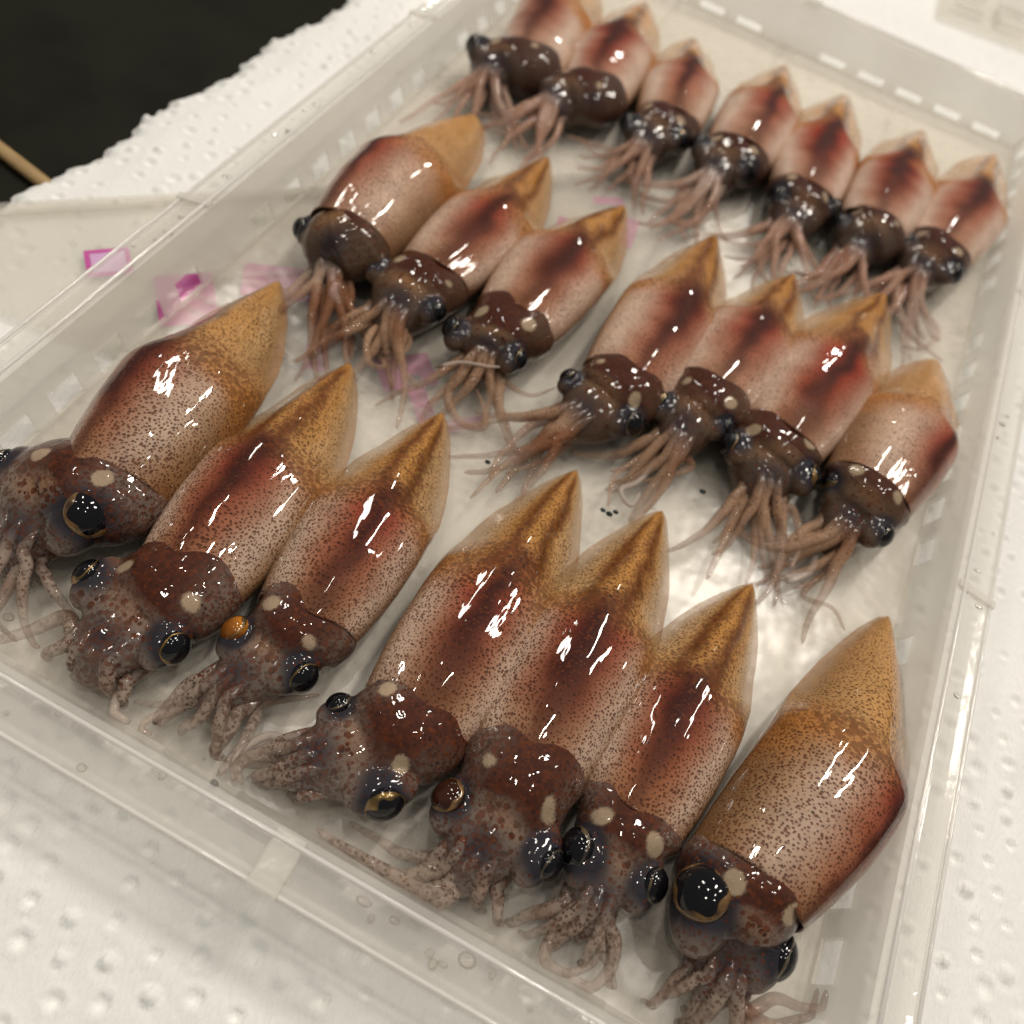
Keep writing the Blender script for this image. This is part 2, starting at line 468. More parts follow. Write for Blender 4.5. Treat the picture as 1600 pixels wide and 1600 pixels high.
def rim():
    prof = [(0.0, H), (.03, H + .045), (.11, H + .045), (.16, H + .01), (.20, H - .02), (DS - .16, H - DZ + .03), (DS - .10, H - DZ + .055), (DS, H - DZ + .03), (DS + .02, H - DZ - .05), (DS - .04, H - DZ - .05),
            (DS - .05, H - DZ - .01), (DS - .16, H - DZ - .03), (.18, H - .09), (.09, H - .04)]
    V, Fc = [], []
    loop = []
    for (sx, sy) in ((-1, -1), (1, -1), (1, 1), (-1, 1)):
        for k in range(5):
            loop.append((sx, sy, k))
    def pt(off, sx, sy, k):
        rad = .55 + off
        a0 = {(-1, -1): math.pi, (1, -1): 1.5 * math.pi, (1, 1): 0, (-1, 1): .5 * math.pi}[(sx, sy)]
        a = a0 + k / 4 * math.pi / 2
        return (sx * (RW - .55) + rad * math.cos(a), sy * (RL - .55) + rad * math.sin(a))
    for l in loop:
        for (off, z) in prof:
            x, y = pt(off, *l); V.append((x, y, z))
    n, m = len(loop), len(prof)
    for i in range(n):
        i2 = (i + 1) % n
        for k in range(m):
            k2 = (k + 1) % m
            Fc.append((i * m + k, i2 * m + k, i2 * m + k2, i * m + k2))
    return mesh_obj('rim', V, Fc, M_RIM, tray, smooth=False)
rim()
for (off_, z_, r_) in ((.06, H + .035, .035), (DS - .02, H - DZ + .03, .03)):
    for sg in (-1, 1):
        for p_, q_ in (((sg * (RW + off_), -RL + .5, z_), (sg * (RW + off_), RL - .5, z_)), ((-RW + .5, sg * (RL + off_), z_), (RW - .5, sg * (RL + off_), z_))):
            V, Fc, U = tube([np.array(p_) + (np.array(q_) - np.array(p_)) * t for t in np.linspace(0, 1, 8)], [r_] * 8, 8)
            mesh_obj('edge_bead', V, Fc, M_BEAD, tray)
# frosted joints where the rim segments meet
def block(c, sx, sy, sz, name='rim_joint', mat=None, rz=0):
    bm = bmesh.new(); bmesh.ops.create_cube(bm, size=1)
    for v_ in bm.verts:
        v_.co = Vector((v_.co.x * sx, v_.co.y * sy, v_.co.z * sz))
    bmesh.ops.bevel(bm, geom=bm.edges[:], offset=.035, segments=2, affect='EDGES', profile=.6)
    bmesh.ops.rotate(bm, verts=bm.verts, matrix=Matrix.Rotation(rz, 3, 'Z'))
    bmesh.ops.translate(bm, verts=bm.verts, vec=Vector(c))
    bmesh.ops.scale(bm, verts=bm.verts, vec=(S, S, S))
    me = bpy.data.meshes.new(name); bm.to_mesh(me); bm.free()
    me.materials.append(mat or M_TRAY)
    o = bpy.data.objects.new(name, me); COL.objects.link(o); o.parent = tray
    return o
for sg in (-1, 1):
    for yy in (-4.09, 4.09):
        o = block((0, 0, 0), DS + .1, .16, .10); o.location = Vector((sg * (RW + DS / 2), yy, H - DZ / 2 + .03)) * S
        o.rotation_euler = (0, sg * .2, 0)
    o = block((0, 0, 0), .40, DS + .1, .10); o.location = Vector((.1, sg * (RL + DS / 2), H - DZ / 2 + .03)) * S
    o.rotation_euler = (-sg * .2, 0, 0)
# raised ribs on the base
def rib(p, q, w=.06, h=.014):
    p, q = np.array(p, float), np.array(q, float); d = (q - p) / np.linalg.norm(q - p); nn = np.array([-d[1], d[0]])
    pts = [p - nn * w, p + nn * w, p, q - nn * w, q + nn * w, q]
    V = [(x, y, -.01) for x, y in pts]; V[2] = (pts[2][0], pts[2][1], h); V[5] = (pts[5][0], pts[5][1], h)
    mesh_obj('rib', V, [(0, 2, 5, 3), (2, 1, 4, 5), (0, 1, 2), (3, 5, 4)], M_TRAY_BASE, tray, smooth=False)
for yy in (-4.25, 4.1):
    for sg in (-1, 1):
        for k in (-2.2, -1.0, 1.2, 2.4):
            rib((sg * (fx - .02), yy - .3), (sg * (fx - 2.6), yy - .3 + k))
    rib((-fx + .05, yy - 1.2), (fx - .05, yy - 1.2)); rib((-fx + .05, yy - .85), (fx - .05, yy - .85))
rib((-fx + .05, -11.3), (fx - .05, -11.3)); rib((-fx + .05, -10.95), (fx - .05, -10.95))
rib((-.12, -11.8), (-.12, 11.8)); rib((.22, -11.8), (.22, 11.8)); rib((-3.5, -11.8), (-3.3, 11.8)); rib((3.5, -11.8), (3.3, 11.8))

# ------------------------------------------------------------------ the squid
def clampxy(P):
    """keep arms inside the tray's walls"""
    P = P.copy()
    for k in range(len(P)):
        t = np.clip(P[k, 2] / H, 0, 1) * FI
        P[k, 0] = np.clip(P[k, 0], -(fx + t - .14), fx + t - .14)
        P[k, 1] = np.clip(P[k, 1], -(fy + t - .14), fy + t - .14)
    return P

def prof(keys, x):
    k = np.array(keys); return np.interp(x, k[:, 0], k[:, 1])
A_KEYS = [(0, .80), (.05, .85), (.12, .91), (.22, .97), (.34, 1.0), (.46, 1.0), (.54, .97), (.62, .89), (.72, .75), (.82, .56), (.90, .38), (.955, .22), (.985, .12), (1, .02)]
A_BLUNT = [(0, .80), (.1, .88), (.22, .96), (.40, 1.0), (.55, .98), (.66, .90), (.77, .76), (.86, .58), (.93, .39), (.975, .22), (1, .03)]
B_KEYS = [(0, .84), (.13, .95), (.25, 1.0), (.45, .98), (.6, .84), (.75, .62), (.88, .38), (.96, .20), (1, .05)]

def build_mantle(sp, rs):
    a0 = sp['a']; bf = sp.get('bf', .64); roll = math.radians(sp.get('roll', 0)); seed = sp['seed']
    top = un(*sp['collar'], 2 * bf * a0 + .05); tip = un(*sp['tip'], .42)
    ax = tip - top; ax[2] = 0; Ln = np.linalg.norm(ax); ax /= Ln
    lat = np.array([ax[1], -ax[0], 0.0])           # to the right looking from collar to tip
    up = np.array([0, 0, 1.0])
    bend = sp.get('bend', 0.0)
    def axis(u):
        zc = (bf * a0 + .03) * (1 - sstep(u, .40, 1.0)) + .36 * sstep(u, .40, 1.0)
        return np.array([top[0], top[1], 0]) + np.multiply.outer(u * Ln, ax) + np.multiply.outer(bend * np.sin(np.pi * np.clip(u, 0, 1)), lat) + np.multiply.outer(zc, up)
    nu, nt = 110, 84
    us = np.concatenate([[-.0, -.0], np.linspace(-.0, 1, nu)])
    V, PIG, AUX, PCO = [], [], [], []
    th = np.linspace(-math.pi, math.pi, nt, endpoint=False)
    rows = len(us)
    for i, u in enumerate(us):
        r = prof(A_BLUNT if sp.get('blunt') else A_KEYS, u); inner = 1.0
        du = 0.0
        if i == 0: inner = .90; du = .06
        if i == 1: inner = .96; du = .004
        A = a0 * r * inner * (1 + (sp.get('fin', 1.04) - 1.04) * sstep(u, .45, .56)); B = bf * a0 * prof(B_KEYS, u) * inner
        c = axis(np.array([u + du]))[0]
        pt = -.035 * np.exp(-((th - roll) / .35) ** 2) * sstep(.25 - u, 0, .25) * Ln * .6      # pointed dorsal collar
        e = 2.15
        cs, sn = np.cos(th), np.sin(th)
        zx = np.sign(cs) * np.abs(cs) ** (2 / e); xx = np.sign(sn) * np.abs(sn) ** (2 / e)
        fm = sstep(u, .38, .60)                                  # towards the tip the section flares into thin fins
        bell = np.cos(np.pi / 2 * np.clip(np.abs(xx), 0, 1)) ** 1.7
        zb = np.where(cs > 0, bell, -.75 * bell) + np.where(cs > 0, .022, -.022) / max(B, .1) * (1 - np.abs(xx) ** 8)
        zx = zx * (1 - fm) + (zb - .30 * xx * xx * (1 + .3 * np.sin(u * 24 + seed))) * fm
        P = c + np.outer(xx * A, lat) + np.outer(zx * B, up) + np.outer(pt, ax)
        vd = (th - roll + math.pi) % (2 * math.pi) - math.pi
        P += np.outer(.035 * np.exp(-(vd / .22) ** 2) * sstep(1 - u, 0, .3) - .03 * np.exp(-((np.abs(vd) - .55) / .25) ** 2) * sstep(1 - u, .2, .6), up * .8)
        P += np.outer(.045 * wob(np.stack([th * a0, np.full(nt, u * Ln)], 1), seed + 7, 1.4), up)
        P += np.outer(.012 * wob(np.stack([th * a0, np.full(nt, u * Ln)], 1), seed, 3.0), up)
        P[:, 2] = np.maximum(P[:, 2], .012)
        V.append(P)
    V = np.vstack(V)
    uu = np.repeat(us, nt); tt = np.tile(th, rows)
    v = (tt - roll); v = (v + math.pi) % (2 * math.pi) - math.pi; v = v / (math.pi / 2)
    arc = tt * a0 * .85
    q2 = np.stack([arc, uu * Ln], 1)
    w1 = wob(q2, seed + 1, 3.5); w2 = wob(q2, seed + 2, 9.0); w3 = wob(q2, seed + 3, 1.6)
    vv = v + .05 * w1 + .035 * w2; ud = uu + .035 * w1 + .018 * w2 + .05 * np.abs(v)
    av = np.abs(vv)
    edge0 = np.abs(np.sin(tt)) ** (2 / 2.15)
    red = sp.get('red', 1.0); amb = sp.get('amb', 1.0); fl = sp.get('flank', (.38, .25, .155))
    c = np.tile(np.array(fl), (len(uu), 1)).astype(float)
    c = mixc(c, (.33, .155, .065), .6 * sstep(w3, -.2, .9))
    c = mixc(c, sp.get('belly', (.62, .53, .49)), .85 * np.exp(-((av - .55) / .24) ** 2) * sstep(ud, -.2, .08) * sstep(-ud, -.50, -.36))
    c = mixc(c, (.20, .115, .05), sstep(np.abs(v), .78, 1.2) * .75)
    c = mixc(c, (.30, .07, .038), red * .9 * np.exp(-(vv / .40) ** 2) * sstep(ud, -.1, .25) * sstep(-ud, -.58, -.44))
    c = mixc(c, (.34, .028, .016), red * .8 * np.exp(-(vv / .25) ** 2) * np.exp(-((ud - .41) / .12) ** 2))
    c = mixc(c, (.40, .16, .035), amb * .8 * sstep(av, .35, .6) * np.exp(-((ud - .45) / .08) ** 2))
    s_am = sstep(ud, .36, .64)
    c = mixc(c, (.60, .39, .185), s_am * .9)
    c = mixc(c, (.56, .29, .075), amb * s_am * .8 * np.exp(-(vv / .55) ** 2))
    c = mixc(c, (.040, .007, .005), .98 * np.exp(-(np.abs(vv) / (.15 + .05 * np.sin(ud * 9 + seed))) ** 2.4) * sstep(-ud, -.58, -.44) * (.70 + .30 * sstep(ud, .1, .3)))
    ds = np.exp(-((av - .15) / .085) ** 2) * sstep(ud, .40, .52) * sstep(-uu, -.99, -.9)
    c = mixc(c, (.13, .035, .008), .80 * ds)
    wing = sstep(edge0 + .08 * w1 + .04 * w2, .36, .60) * sstep(uu + .035 * w1 + .02 * w2 - .06 * (1 - edge0), .45, .55)
    c = mixc(c, (.68, .49, .28), .8 * wing)
    c = mixc(c, (.54, .27, .08), .6 * sstep(edge0, .88, 1.0) * sstep(uu, .5, .6))
    c = mixc(c, (.20, .075, .03), .5 * sstep(-uu, -.10, .0) * (.5 + .5 * w2))
    c = mixc(c, (.50, .22, .05), .45 * amb * sstep(np.abs(v), .7, 1.0) * sstep(ud, .25, .5))
    c = c * np.array(sp.get('tone', (.84, .74, .62)))
    dots = .50 + .40 * np.exp(-((ud - .47) / .06) ** 2) + .10 * w1 - .08 * s_am * (1 - np.exp(-(vv / .45) ** 2)) + .35 * ds
    dots = np.clip(dots * sp.get('dots', 1.0), .05, 1)
    coarse = np.clip(.15 + .55 * np.exp(-((ud - .48) / .06) ** 2) * sstep(av, .2, .4) + .5 * ds, 0, 1)
    edge = np.abs(np.sin(tt)) ** (2 / 2.15)
    opa = 1 - .60 * sstep(edge, .40, .92) * sstep(uu, .42, .6)
    PCO = np.stack([arc * 1.0, uu * Ln, np.full(len(uu), seed * 3.7) + .12 * w1], 1)
    Fc = []
    for i in range(rows - 1):
        for k in range(nt):
            k2 = (k + 1) % nt
            Fc.append((i * nt + k, i * nt + k2, (i + 1) * nt + k2, (i + 1) * nt + k))
    Fc.append(tuple((rows - 1) * nt + k for k in range(nt)))
    Fc.append(tuple(range(nt - 1, -1, -1)))
    out = [(V, Fc, c, np.stack([dots, coarse, opa], 1), PCO)]
    return out, axis, lat, ax, Ln, top

def build_head(sp, rs, axis, lat, ax):
    a0 = sp['a']; bf = sp.get('bf', .64); seed = sp['seed']
    cc = axis(np.array([0.0]))[0]
    c0 = cc + ax * .7; c1 = cc.copy()
    hz = sp.get('hz', 1.0)
    e1, e2 = [un(e[0], e[1], e[5] if len(e) > 5 else .78) for e in sp['eyes']]
    de = np.linalg.norm((e1 - e2)[:2])
    rmean = np.mean([e[2] for e in sp['eyes']])
    hw = np.clip(de * .5 + .02, .55, .98)
    hp = un(*sp['head'], .95 * hz)
    em = (e1 + e2) / 2
    h2 = np.array([(hp[0] + em[0]) / 2, (hp[1] + em[1]) / 2, 0])
    cr = un(*sp['crown'], .62)
    d = cr[:2] - h2[:2]; d /= np.linalg.norm(d)
    c2 = np.array([h2[0], h2[1], .50 * hz]); c3 = np.array([cr[0], cr[1], .40])
    c4 = np.array([cr[0] + d[0] * .26, cr[1] + d[1] * .26, .20])
    c15 = (c1 + c2) / 2; c15[2] = .5 * (c1[2] + .50 * hz) + .04; c25 = c2 * .5 + c3 * .5
    keyP = np.array([c0, c1, c15, c2, c25, c3, c4]); ww = np.array([.64 * a0, .85 * a0, .5 * (.80 * a0 + hw * .92), hw * .95, .78 * hw, (.50 if sp.get('front') else .52) * hw, .20 * hw])
    hh = np.array([.38, .92 * bf * a0, .5 * (.865 * bf * a0 + .53 * hz) + .05, .53 * hz, .47, .36, .18])
    n = 40
    C = catmull(keyP, n); tq = np.linspace(0, 6, n)
    Wd = np.interp(tq, range(7), ww); Hh = np.interp(tq, range(7), hh)
    src = []                                       # (verts, faces, kind, u)
    V = []; ns = 28
    for i in range(n):
        T = C[min(i + 1, n - 1)] - C[max(i - 1, 0)]; T /= np.linalg.norm(T)
        sd = np.cross([0, 0, 1.0], T); sd /= np.linalg.norm(sd) + 1e-9; u3 = np.cross(T, sd)
        for k in range(ns):
            an = math.tau * k / ns
            V.append(C[i] + Wd[i] * math.cos(an) * sd + Hh[i] * math.sin(an) * u3)
    Fc = [(i * ns + k, i * ns + (k + 1) % ns, (i + 1) * ns + (k + 1) % ns, (i + 1) * ns + k) for i in range(n - 1) for k in range(ns)]
    Fc += [tuple(range(ns - 1, -1, -1)), tuple((n - 1) * ns + k for k in range(ns))]
    V = np.array(V); V += np.outer(.045 * wob(V, seed + 40, 3.2) + .02 * wob(V, seed + 41, 8.0), [.25, .25, 1.0])
    src.append((V, Fc, 0, np.zeros(len(V))))
    side = np.array([-d[1], d[0], 0.0])
    d3 = np.array([d[0], d[1], 0])
    eyes = []
    for e, p in zip(sp['eyes'], (e1, e2)):
        r = e[2]
        outw = p - c2; outw[2] = 0; outw -= d3 * (outw @ d3) * .6
        outw /= np.linalg.norm(outw) + 1e-9
        tilt = e[4]
        dr = outw * math.cos(tilt) + np.array([0, 0, 1]) * math.sin(tilt); dr /= np.linalg.norm(dr)
        p = p.copy(); p[2] = max(p[2], r + .05)
        lv, lf = uvsphere((0, 0, 0), r * 1.0, 18, 12)
        lv = lv + np.outer(lv @ d3, d3) * .60; lv[:, 2] *= .92; lv = lv + (p - dr * r * .66)
        src.append((lv, lf, 2, np.zeros(len(lv))))
        eyes.append((p, dr, r, e[3]))
    # arms
    nauto = 7 if sp.get('front') else sp.get('nauto', 6) + 4; ln0 = sp.get('alen', 1.5) * 1.2; curl = sp.get('curl', .5); fan = sp.get('fan', .5) * (1.5 if sp.get('front') else 1); turn = sp.get('turn', 0.0)
    arms = []
    for k in range(nauto):
        j = -1 + 2 * (k + .5) / nauto + rs.uniform(-.1, .1)
        topr = k % 2                                            # upper and lower row of arms
        sp_ = (.75 if topr else 1.0) if sp.get('front') else (.55 if topr else .90)
        def onsurf(cc_, wdt, hgt, z_off):
            xj = sp_ * j * wdt
            return cc_ + side * xj + np.array([0, 0, (hgt * math.sqrt(max(.05, 1 - (sp_ * j) ** 2)) * (1.0 if topr else .35)) - z_off])
        pts = [onsurf(c2 * .55 + c3 * .45, .80 * hw, .47, .09), onsurf(c3, .62 * hw, .33, -.02)]
        ang = fan * j + rs.uniform(-.12, .12); L_ = ln0 * rs.uniform(.75, 1.3); cu = curl * rs.uniform(-1, 1) + turn
        if sp.get('front'): L_ = min(L_, 1.45 * max(.5, (c3[1] + fy) / max(.25, -d3[1] + .2)))
        p = pts[-1].copy(); z0 = p[2]; hit = 0
        for s_ in range(7):
            ang += cu / 7 + rs.uniform(-.30, .30)
            dd = d3 * math.cos(ang) + side * math.sin(ang)
            q_ = p + dd * L_ / 7
            if abs(q_[1]) > fy - .22 or abs(q_[0]) > fx - .18:
                hit += 1; q_ = p + (dd - np.array([0, dd[1], 0]) if abs(q_[1]) > fy - .22 else dd - np.array([dd[0], 0, 0])) * L_ / 7 * .55
            p = q_; p[2] = max(.10 + .07 * (k % 3), z0 * (1 - (s_ + 1) / 8.0) - .12 * hit)
            pts.append(p.copy())
        arms.append((pts, rs.uniform(.09, .125) if sp.get('front') else rs.uniform(.095, .13), 1))
    for ar in sp.get('arms', []):
        pz = ar[1] if len(ar) > 1 else .3
        rad = (ar[2] if len(ar) > 2 else .14) * .82
        kind = ar[3] if len(ar) > 3 else 1
        q = [un(x, y, pz) for x, y in ar[0]]
        rel = (q[0] - c3); j = np.clip((rel @ side) / (hw + .01), -.8, .8)
        pts = [c2 * .4 + c3 * .6 + side * hw * .5 * j, c3 + side * hw * .5 * j + np.array([0, 0, .04])] + q
        if kind == 3: pts = q; kind = 1
        if kind == 4: pts = q; kind = 6
        arms.append((pts, rad, kind))
    rawarms = []; asrc = []
    for pts, rad, kind in arms:
        C_ = clampxy(catmull(pts, 34)); t = np.linspace(0, 1, 34)
        C_[:, 2] = np.maximum(C_[:, 2], .09)
        rr = rad * (1 - .72 * t ** 1.3); rr[-1] *= .5
        if kind == 6: rr = .75 * rad * (1 - .45 * t); rr[-1] *= .6
        rr *= .25 + .75 * sstep(t, 0, .12)
        v_, f_, u_ = tube(C_, rr, 14)
        asrc.append((v_, f_, kind, u_)); rawarms.append(C_)
    # one continuous skin: voxel union of head, eyelids and arms, then a light smoothing
    AV, AF, K, UU = [], [], [], []
    off = 0
    for v_, f_, kd, u_ in src:
        AV.append(v_); AF += [tuple(x + off for x in f) for f in f_]; off += len(v_)
        K.append(np.full(len(v_), kd)); UU.append(u_)
    AV = np.vstack(AV); K = np.concatenate(K); UU = np.concatenate(UU)
    tmp = mesh_obj('tmp', AV, AF, None)
    md = tmp.modifiers.new('r', 'REMESH'); md.mode = 'VOXEL'; md.voxel_size = sp.get('vox', .034) * S
    m2 = tmp.modifiers.new('s', 'SMOOTH'); m2.factor = .5; m2.iterations = 5
    dg = bpy.context.evaluated_depsgraph_get()
    me = bpy.data.meshes.new_from_object(tmp.evaluated_get(dg))
    nv = len(me.vertices); co = np.empty(nv * 3); me.vertices.foreach_get('co', co); co = co.reshape(-1, 3) / S
    faces = [tuple(p.vertices) for p in me.polygons]
    bpy.data.meshes.remove(me)
    tm = tmp.data; bpy.data.objects.remove(tmp); bpy.data.meshes.remove(tm)
    kd = KDTree(len(AV))
    for i, p in enumerate(AV): kd.insert(p, i)
    kd.balance()
    near = np.array([kd.find(p)[1] for p in co])
    kk = K[near]; ua = UU[near]
    nhead = nv; hfaces = faces; afaces = []; off = 0
    for v_, f_, k_, u_ in asrc:
        co = np.vstack([co, v_]); afaces += [tuple(x + off for x in f) for f in f_]; off += len(v_)
        kk = np.concatenate([kk, np.full(len(v_), k_)]); ua = np.concatenate([ua, u_])
    nv = len(co)
    # position along the head: 0 collar, 1 head centre, 2 crown
    def along(P):
        best = np.full(len(P), 1e9); t = np.zeros(len(P))
        for i, (A_, B_) in enumerate(((c1, c2), (c2, c3), (c3, c4 + (c4 - c3) * 2))):
            AB = (B_ - A_)[:2]; s_ = np.clip(((P[:, :2] - A_[:2]) @ AB) / (AB @ AB), 0, 1)
            dd = np.linalg.norm(P[:, :2] - (A_[:2] + s_[:, None] * AB), axis=1)
            m = dd < best; best = np.where(m, dd, best); t = np.where(m, i + s_, t)
        return t
    t = along(co); lt = ((co - c2) @ side) / hw
    w1 = wob(co, seed + 20, 5.0); w2 = wob(co, seed + 21, 12.0)
    td = t + .10 * w1 + .05 * w2
    dk = sp.get('dark', 1.0)
    c = np.tile(np.array(sp.get('hcol', (.23, .18, .15))), (nv, 1)).astype(float)
    c = mixc(c, (.42, .19, .06), .55 * np.exp(-((td - 1.25) / .22) ** 2) * np.exp(-(lt / .45) ** 2) * sp.get('brow', .6))
    c = mixc(c, (.048, .009, .003), dk * .97 * sstep(-td, -1.32, -.90) * (.45 + .55 * np.exp(-((lt + .1 * w1) / .75) ** 4)) * (kk != 1))
    c = mixc(c, (.018, .016, .024), .94 * np.exp(-((td - 1.85) / .5) ** 2) * np.exp(-((lt + .05 * w1) / .5) ** 2) * sstep(co[:, 2], .3, .45))
    eyed = np.zeros(nv)
    for p, dr, r, ty in eyes:
        q = np.linalg.norm(co - (p - dr * r * .3), axis=1) + .04 * w1
        f = sstep(-q, -(r * 1.55), -(r * .95)) * (np.arange(nv) < nhead)
        c = mixc(c, (.012, .013, .022), .95 * f); eyed = np.maximum(eyed, f)
    armm = (kk == 1)
    aw = armm * sstep(ua, .05, .30)
    ac = np.tile(np.array(sp.get('armcol', (.44, .34, .27))), (nv, 1)).astype(float)
    ac = mixc(ac, (.22, .06, .014), sp.get('stripe', .6) * sstep(wob(co, seed + 30, 5.0), .05, .7))
    ac = mixc(ac, (.50, .38, .31), .6 * sstep(wob(co, seed + 31, 2.5), .2, .8))
    c = c * (1 - aw[:, None]) + ac * aw[:, None]
    wt = ((kk == 2) * 0 + (kk == 4)) * 1.0
    tent = (kk == 6) * sstep(ua, .05, .15)
    c = mixc(c, (.52, .43, .37), tent)
    dots = .80 + .20 * w1
    dots = dots * (1 - .55 * eyed); dots = np.where(td < .9, .9, dots); dots = np.where(tent > .5, .03, dots)
    dots = np.where(aw > .5, .62 + .25 * w1, dots)
    coarse = np.clip(.35 + .5 * np.exp(-((td - 1.4) / .3) ** 2) + .25 * w2, 0, 1)
    spots = []
    for sx in (-.62, .62):
        p = c1 * .38 + c2 * .62 + side * hw * sx
        q = np.linalg.norm((co - p)[:, :2], axis=1) + .06 * w2
        sr = .86 if sp.get('front') else .72
        f = sstep(-q, -.15 * sr, -.10 * sr) * sstep(co[:, 2], .35, .5) * sp.get('spots', 1.0)
        c = mixc(c, (.40, .30, .20), f * .85)
        dots = dots * (1 - .9 * f)
    dots = np.clip(dots * sp.get('dots', 1), .03, 1)
    opa = np.ones(nv) - aw * (.32 + .40 * sstep(ua, .15, .7)) - .45 * tent
    AU = np.stack([dots, coarse, opa], 1); PO = co + np.array([seed * 1.3, 0, 0]); h = nhead
    out = [(co[:h], hfaces, c[:h], AU[:h], PO[:h]), (co[h:], afaces, c[h:], AU[h:], PO[h:])]
    return out, eyes, rawarms

def eye_parts(p, dr, r, ty, parent, org):
    z = Vector(dr); q = z.to_track_quat('Z', 'Y').to_matrix()
    Q = np.array([[q[i][j] for j in range(3)] for i in range(3)])
    def put(V): return V @ Q.T + p - org
    V, Fc = uvsphere((0, 0, 0), r * .82, 28, 18, (1, 1, .74))
    mat = {'k': M_EYE, 'g': M_EYE, 'b': M_EYE_BROWN, 'o': M_EYE_ORANGE, 'd': M_EYE, 'r': M_EYE}[ty]
    ob = mesh_obj('eye', put(V), Fc, mat, parent)
    # crescent of bright iris on the eyeball
    n, m = 44, 5; V = []; R0 = r * .832
    ph = (p[0] * 7.3 + p[1] * 3.1) % 6.28
    for i in range(n):
        a = math.tau * i / n
        wid = .26 if ty == 'b' else .30 if ty == 'r' else (.10 + .34 * max(0, math.cos(a - ph)) ** 1.5) if ty in 'go' else (.10 + .12 * max(0, math.cos(a - ph)))
        wid *= .85 + .3 * math.sin(a * 5 + ph)
        for k in range(m):
            f = 1.42 - wid * 1.6 * k / (m - 1)
            rr = R0 * (1.0 + .03 * math.sin(math.pi * k / (m - 1)))
            V.append((rr * math.sin(f) * math.cos(a), rr * math.sin(f) * math.sin(a), rr * .74 * math.cos(f)))
    Fc = [(i * m + k, ((i + 1) % n) * m + k, ((i + 1) % n) * m + k + 1, i * m + k + 1) for i in range(n) for k in range(m - 1)]
    mesh_obj('eye_ring', put(np.array(V)), Fc, M_IRIS if ty in 'go' else (M_IRIS_BROWN if ty in 'br' else M_IRIS_DARK), ob)

def make_squid(sp):
    rs = np.random.RandomState(sp['seed'])
    pieces, axis, lat, ax, Ln, top = build_mantle(sp, rs)
    hd, eyes, rawarms = build_head(sp, rs, axis, lat, ax)
    pieces += hd
    org = axis(np.array([.3]))[0].copy(); org[2] = 0
    root = empty('squid', org)
    V, Fc, PG, AX, PC = [], [], [], [], []
    off = 0
    nf = []
    for v_, f_, c_, a_, p_ in pieces:
        nf.append(len(f_))
        V.append(v_); Fc += [tuple(int(x) + off for x in f) for f in f_]; off += len(v_)
        PG.append(c_); AX.append(a_); PC.append(p_)
    V, PG, AX, PC = map(np.vstack, (V, PG, AX, PC))
    o = mesh_obj('body', V - org, Fc, M_SKIN, root)
    me = o.data
    for m_ in (M_SKIN_FIN, M_SKIN_HEAD, M_SKIN_ARM): me.materials.append(m_)
    mi = np.repeat(np.array([0, 2, 3], np.int32), nf)
    ctr = np.array([AX[f[0], 2] for f in Fc[:nf[0]]]); mi[:nf[0]][ctr < .995] = 1
    me.polygons.foreach_set('material_index', mi)
    one = np.ones((len(V), 1))
    at = me.attributes.new('pig', 'FLOAT_COLOR', 'POINT'); at.data.foreach_set('color', np.hstack([np.clip(PG, 0, 1), one]).astype(np.float32).ravel())
    at = me.attributes.new('aux', 'FLOAT_COLOR', 'POINT'); at.data.foreach_set('color', np.hstack([np.clip(AX, 0, 1), one]).astype(np.float32).ravel())
    at = me.attributes.new('pc', 'FLOAT_VECTOR', 'POINT'); at.data.foreach_set('vector', PC.astype(np.float32).ravel())
    for p, dr, r, ty in eyes:
        eye_parts(p, dr, r, ty, root, org)
    for (x, y, z, r) in sp.get('organs', []):
        v_, f_ = uvsphere(un(x, y, z) - org, r, 12, 8, (1, .7, .7)); mesh_obj('light_organ', v_, f_, M_ORGAN, root)
    tag(root, sp['label'], 'squid', 'squid laid in rows in the tray')
    return root

# eye = (px, py, radius cm, type, tilt above level)   types: k black, g gold ring, b brown, o orange, d dark
T5 = .55
SQ = []
def sq(**k): SQ.append(k)
# --- row whose arms press against the tray's end wall
sq(tip=(436, 438), collar=(160, 715), a=.98, bf=.74, roll=-36, head=(92, 730), crown=(18, 850), hz=1.15,
   eyes=[(5, 725, .30, 'k', .2, .7), (139, 803, .44, 'r', .95, 1.05)], nauto=5, alen=1.4, fan=.4, turn=.2, brow=1.0,
   label='squid rolled on its flank in the arms-at-wall row, against the wall facing the dark tabletop')
sq(tip=(548, 566), collar=(284, 876), a=.97, roll=-6, head=(240, 915), crown=(150, 1025),
   eyes=[(137, 897, .30, 'g', .5), (272, 1012, .30, 'g', .4)], nauto=6, alen=1.3, fan=.35,
   arms=[([(105, 965), (50, 985), (0, 1000), (-50, 1015)], .35, .17), ([(240, 1040), (195, 1070), (178, 1110), (185, 1150)], .35, .15, 6)],
   label='squid with two gold-slit eyes, second from the dark tabletop side in the arms-at-wall row')
sq(tip=(692, 645), collar=(478, 940), a=.93, roll=10, head=(455, 975), crown=(345, 1080),
   eyes=[(367, 984, .27, 'o', .8), (474, 1058, .30, 'g', .35)], nauto=6, alen=1.4, fan=.45,
   arms=[([(400, 1110), (380, 1160), (350, 1200), (335, 1215)], .35, .14), ([(270, 1110), (225, 1130), (220, 1170)], .35, .12), ([(430, 1095), (470, 1090), (500, 1085)], .4, .10)],
   label='squid with one bright orange eye, third from the dark tabletop side in the arms-at-wall row')
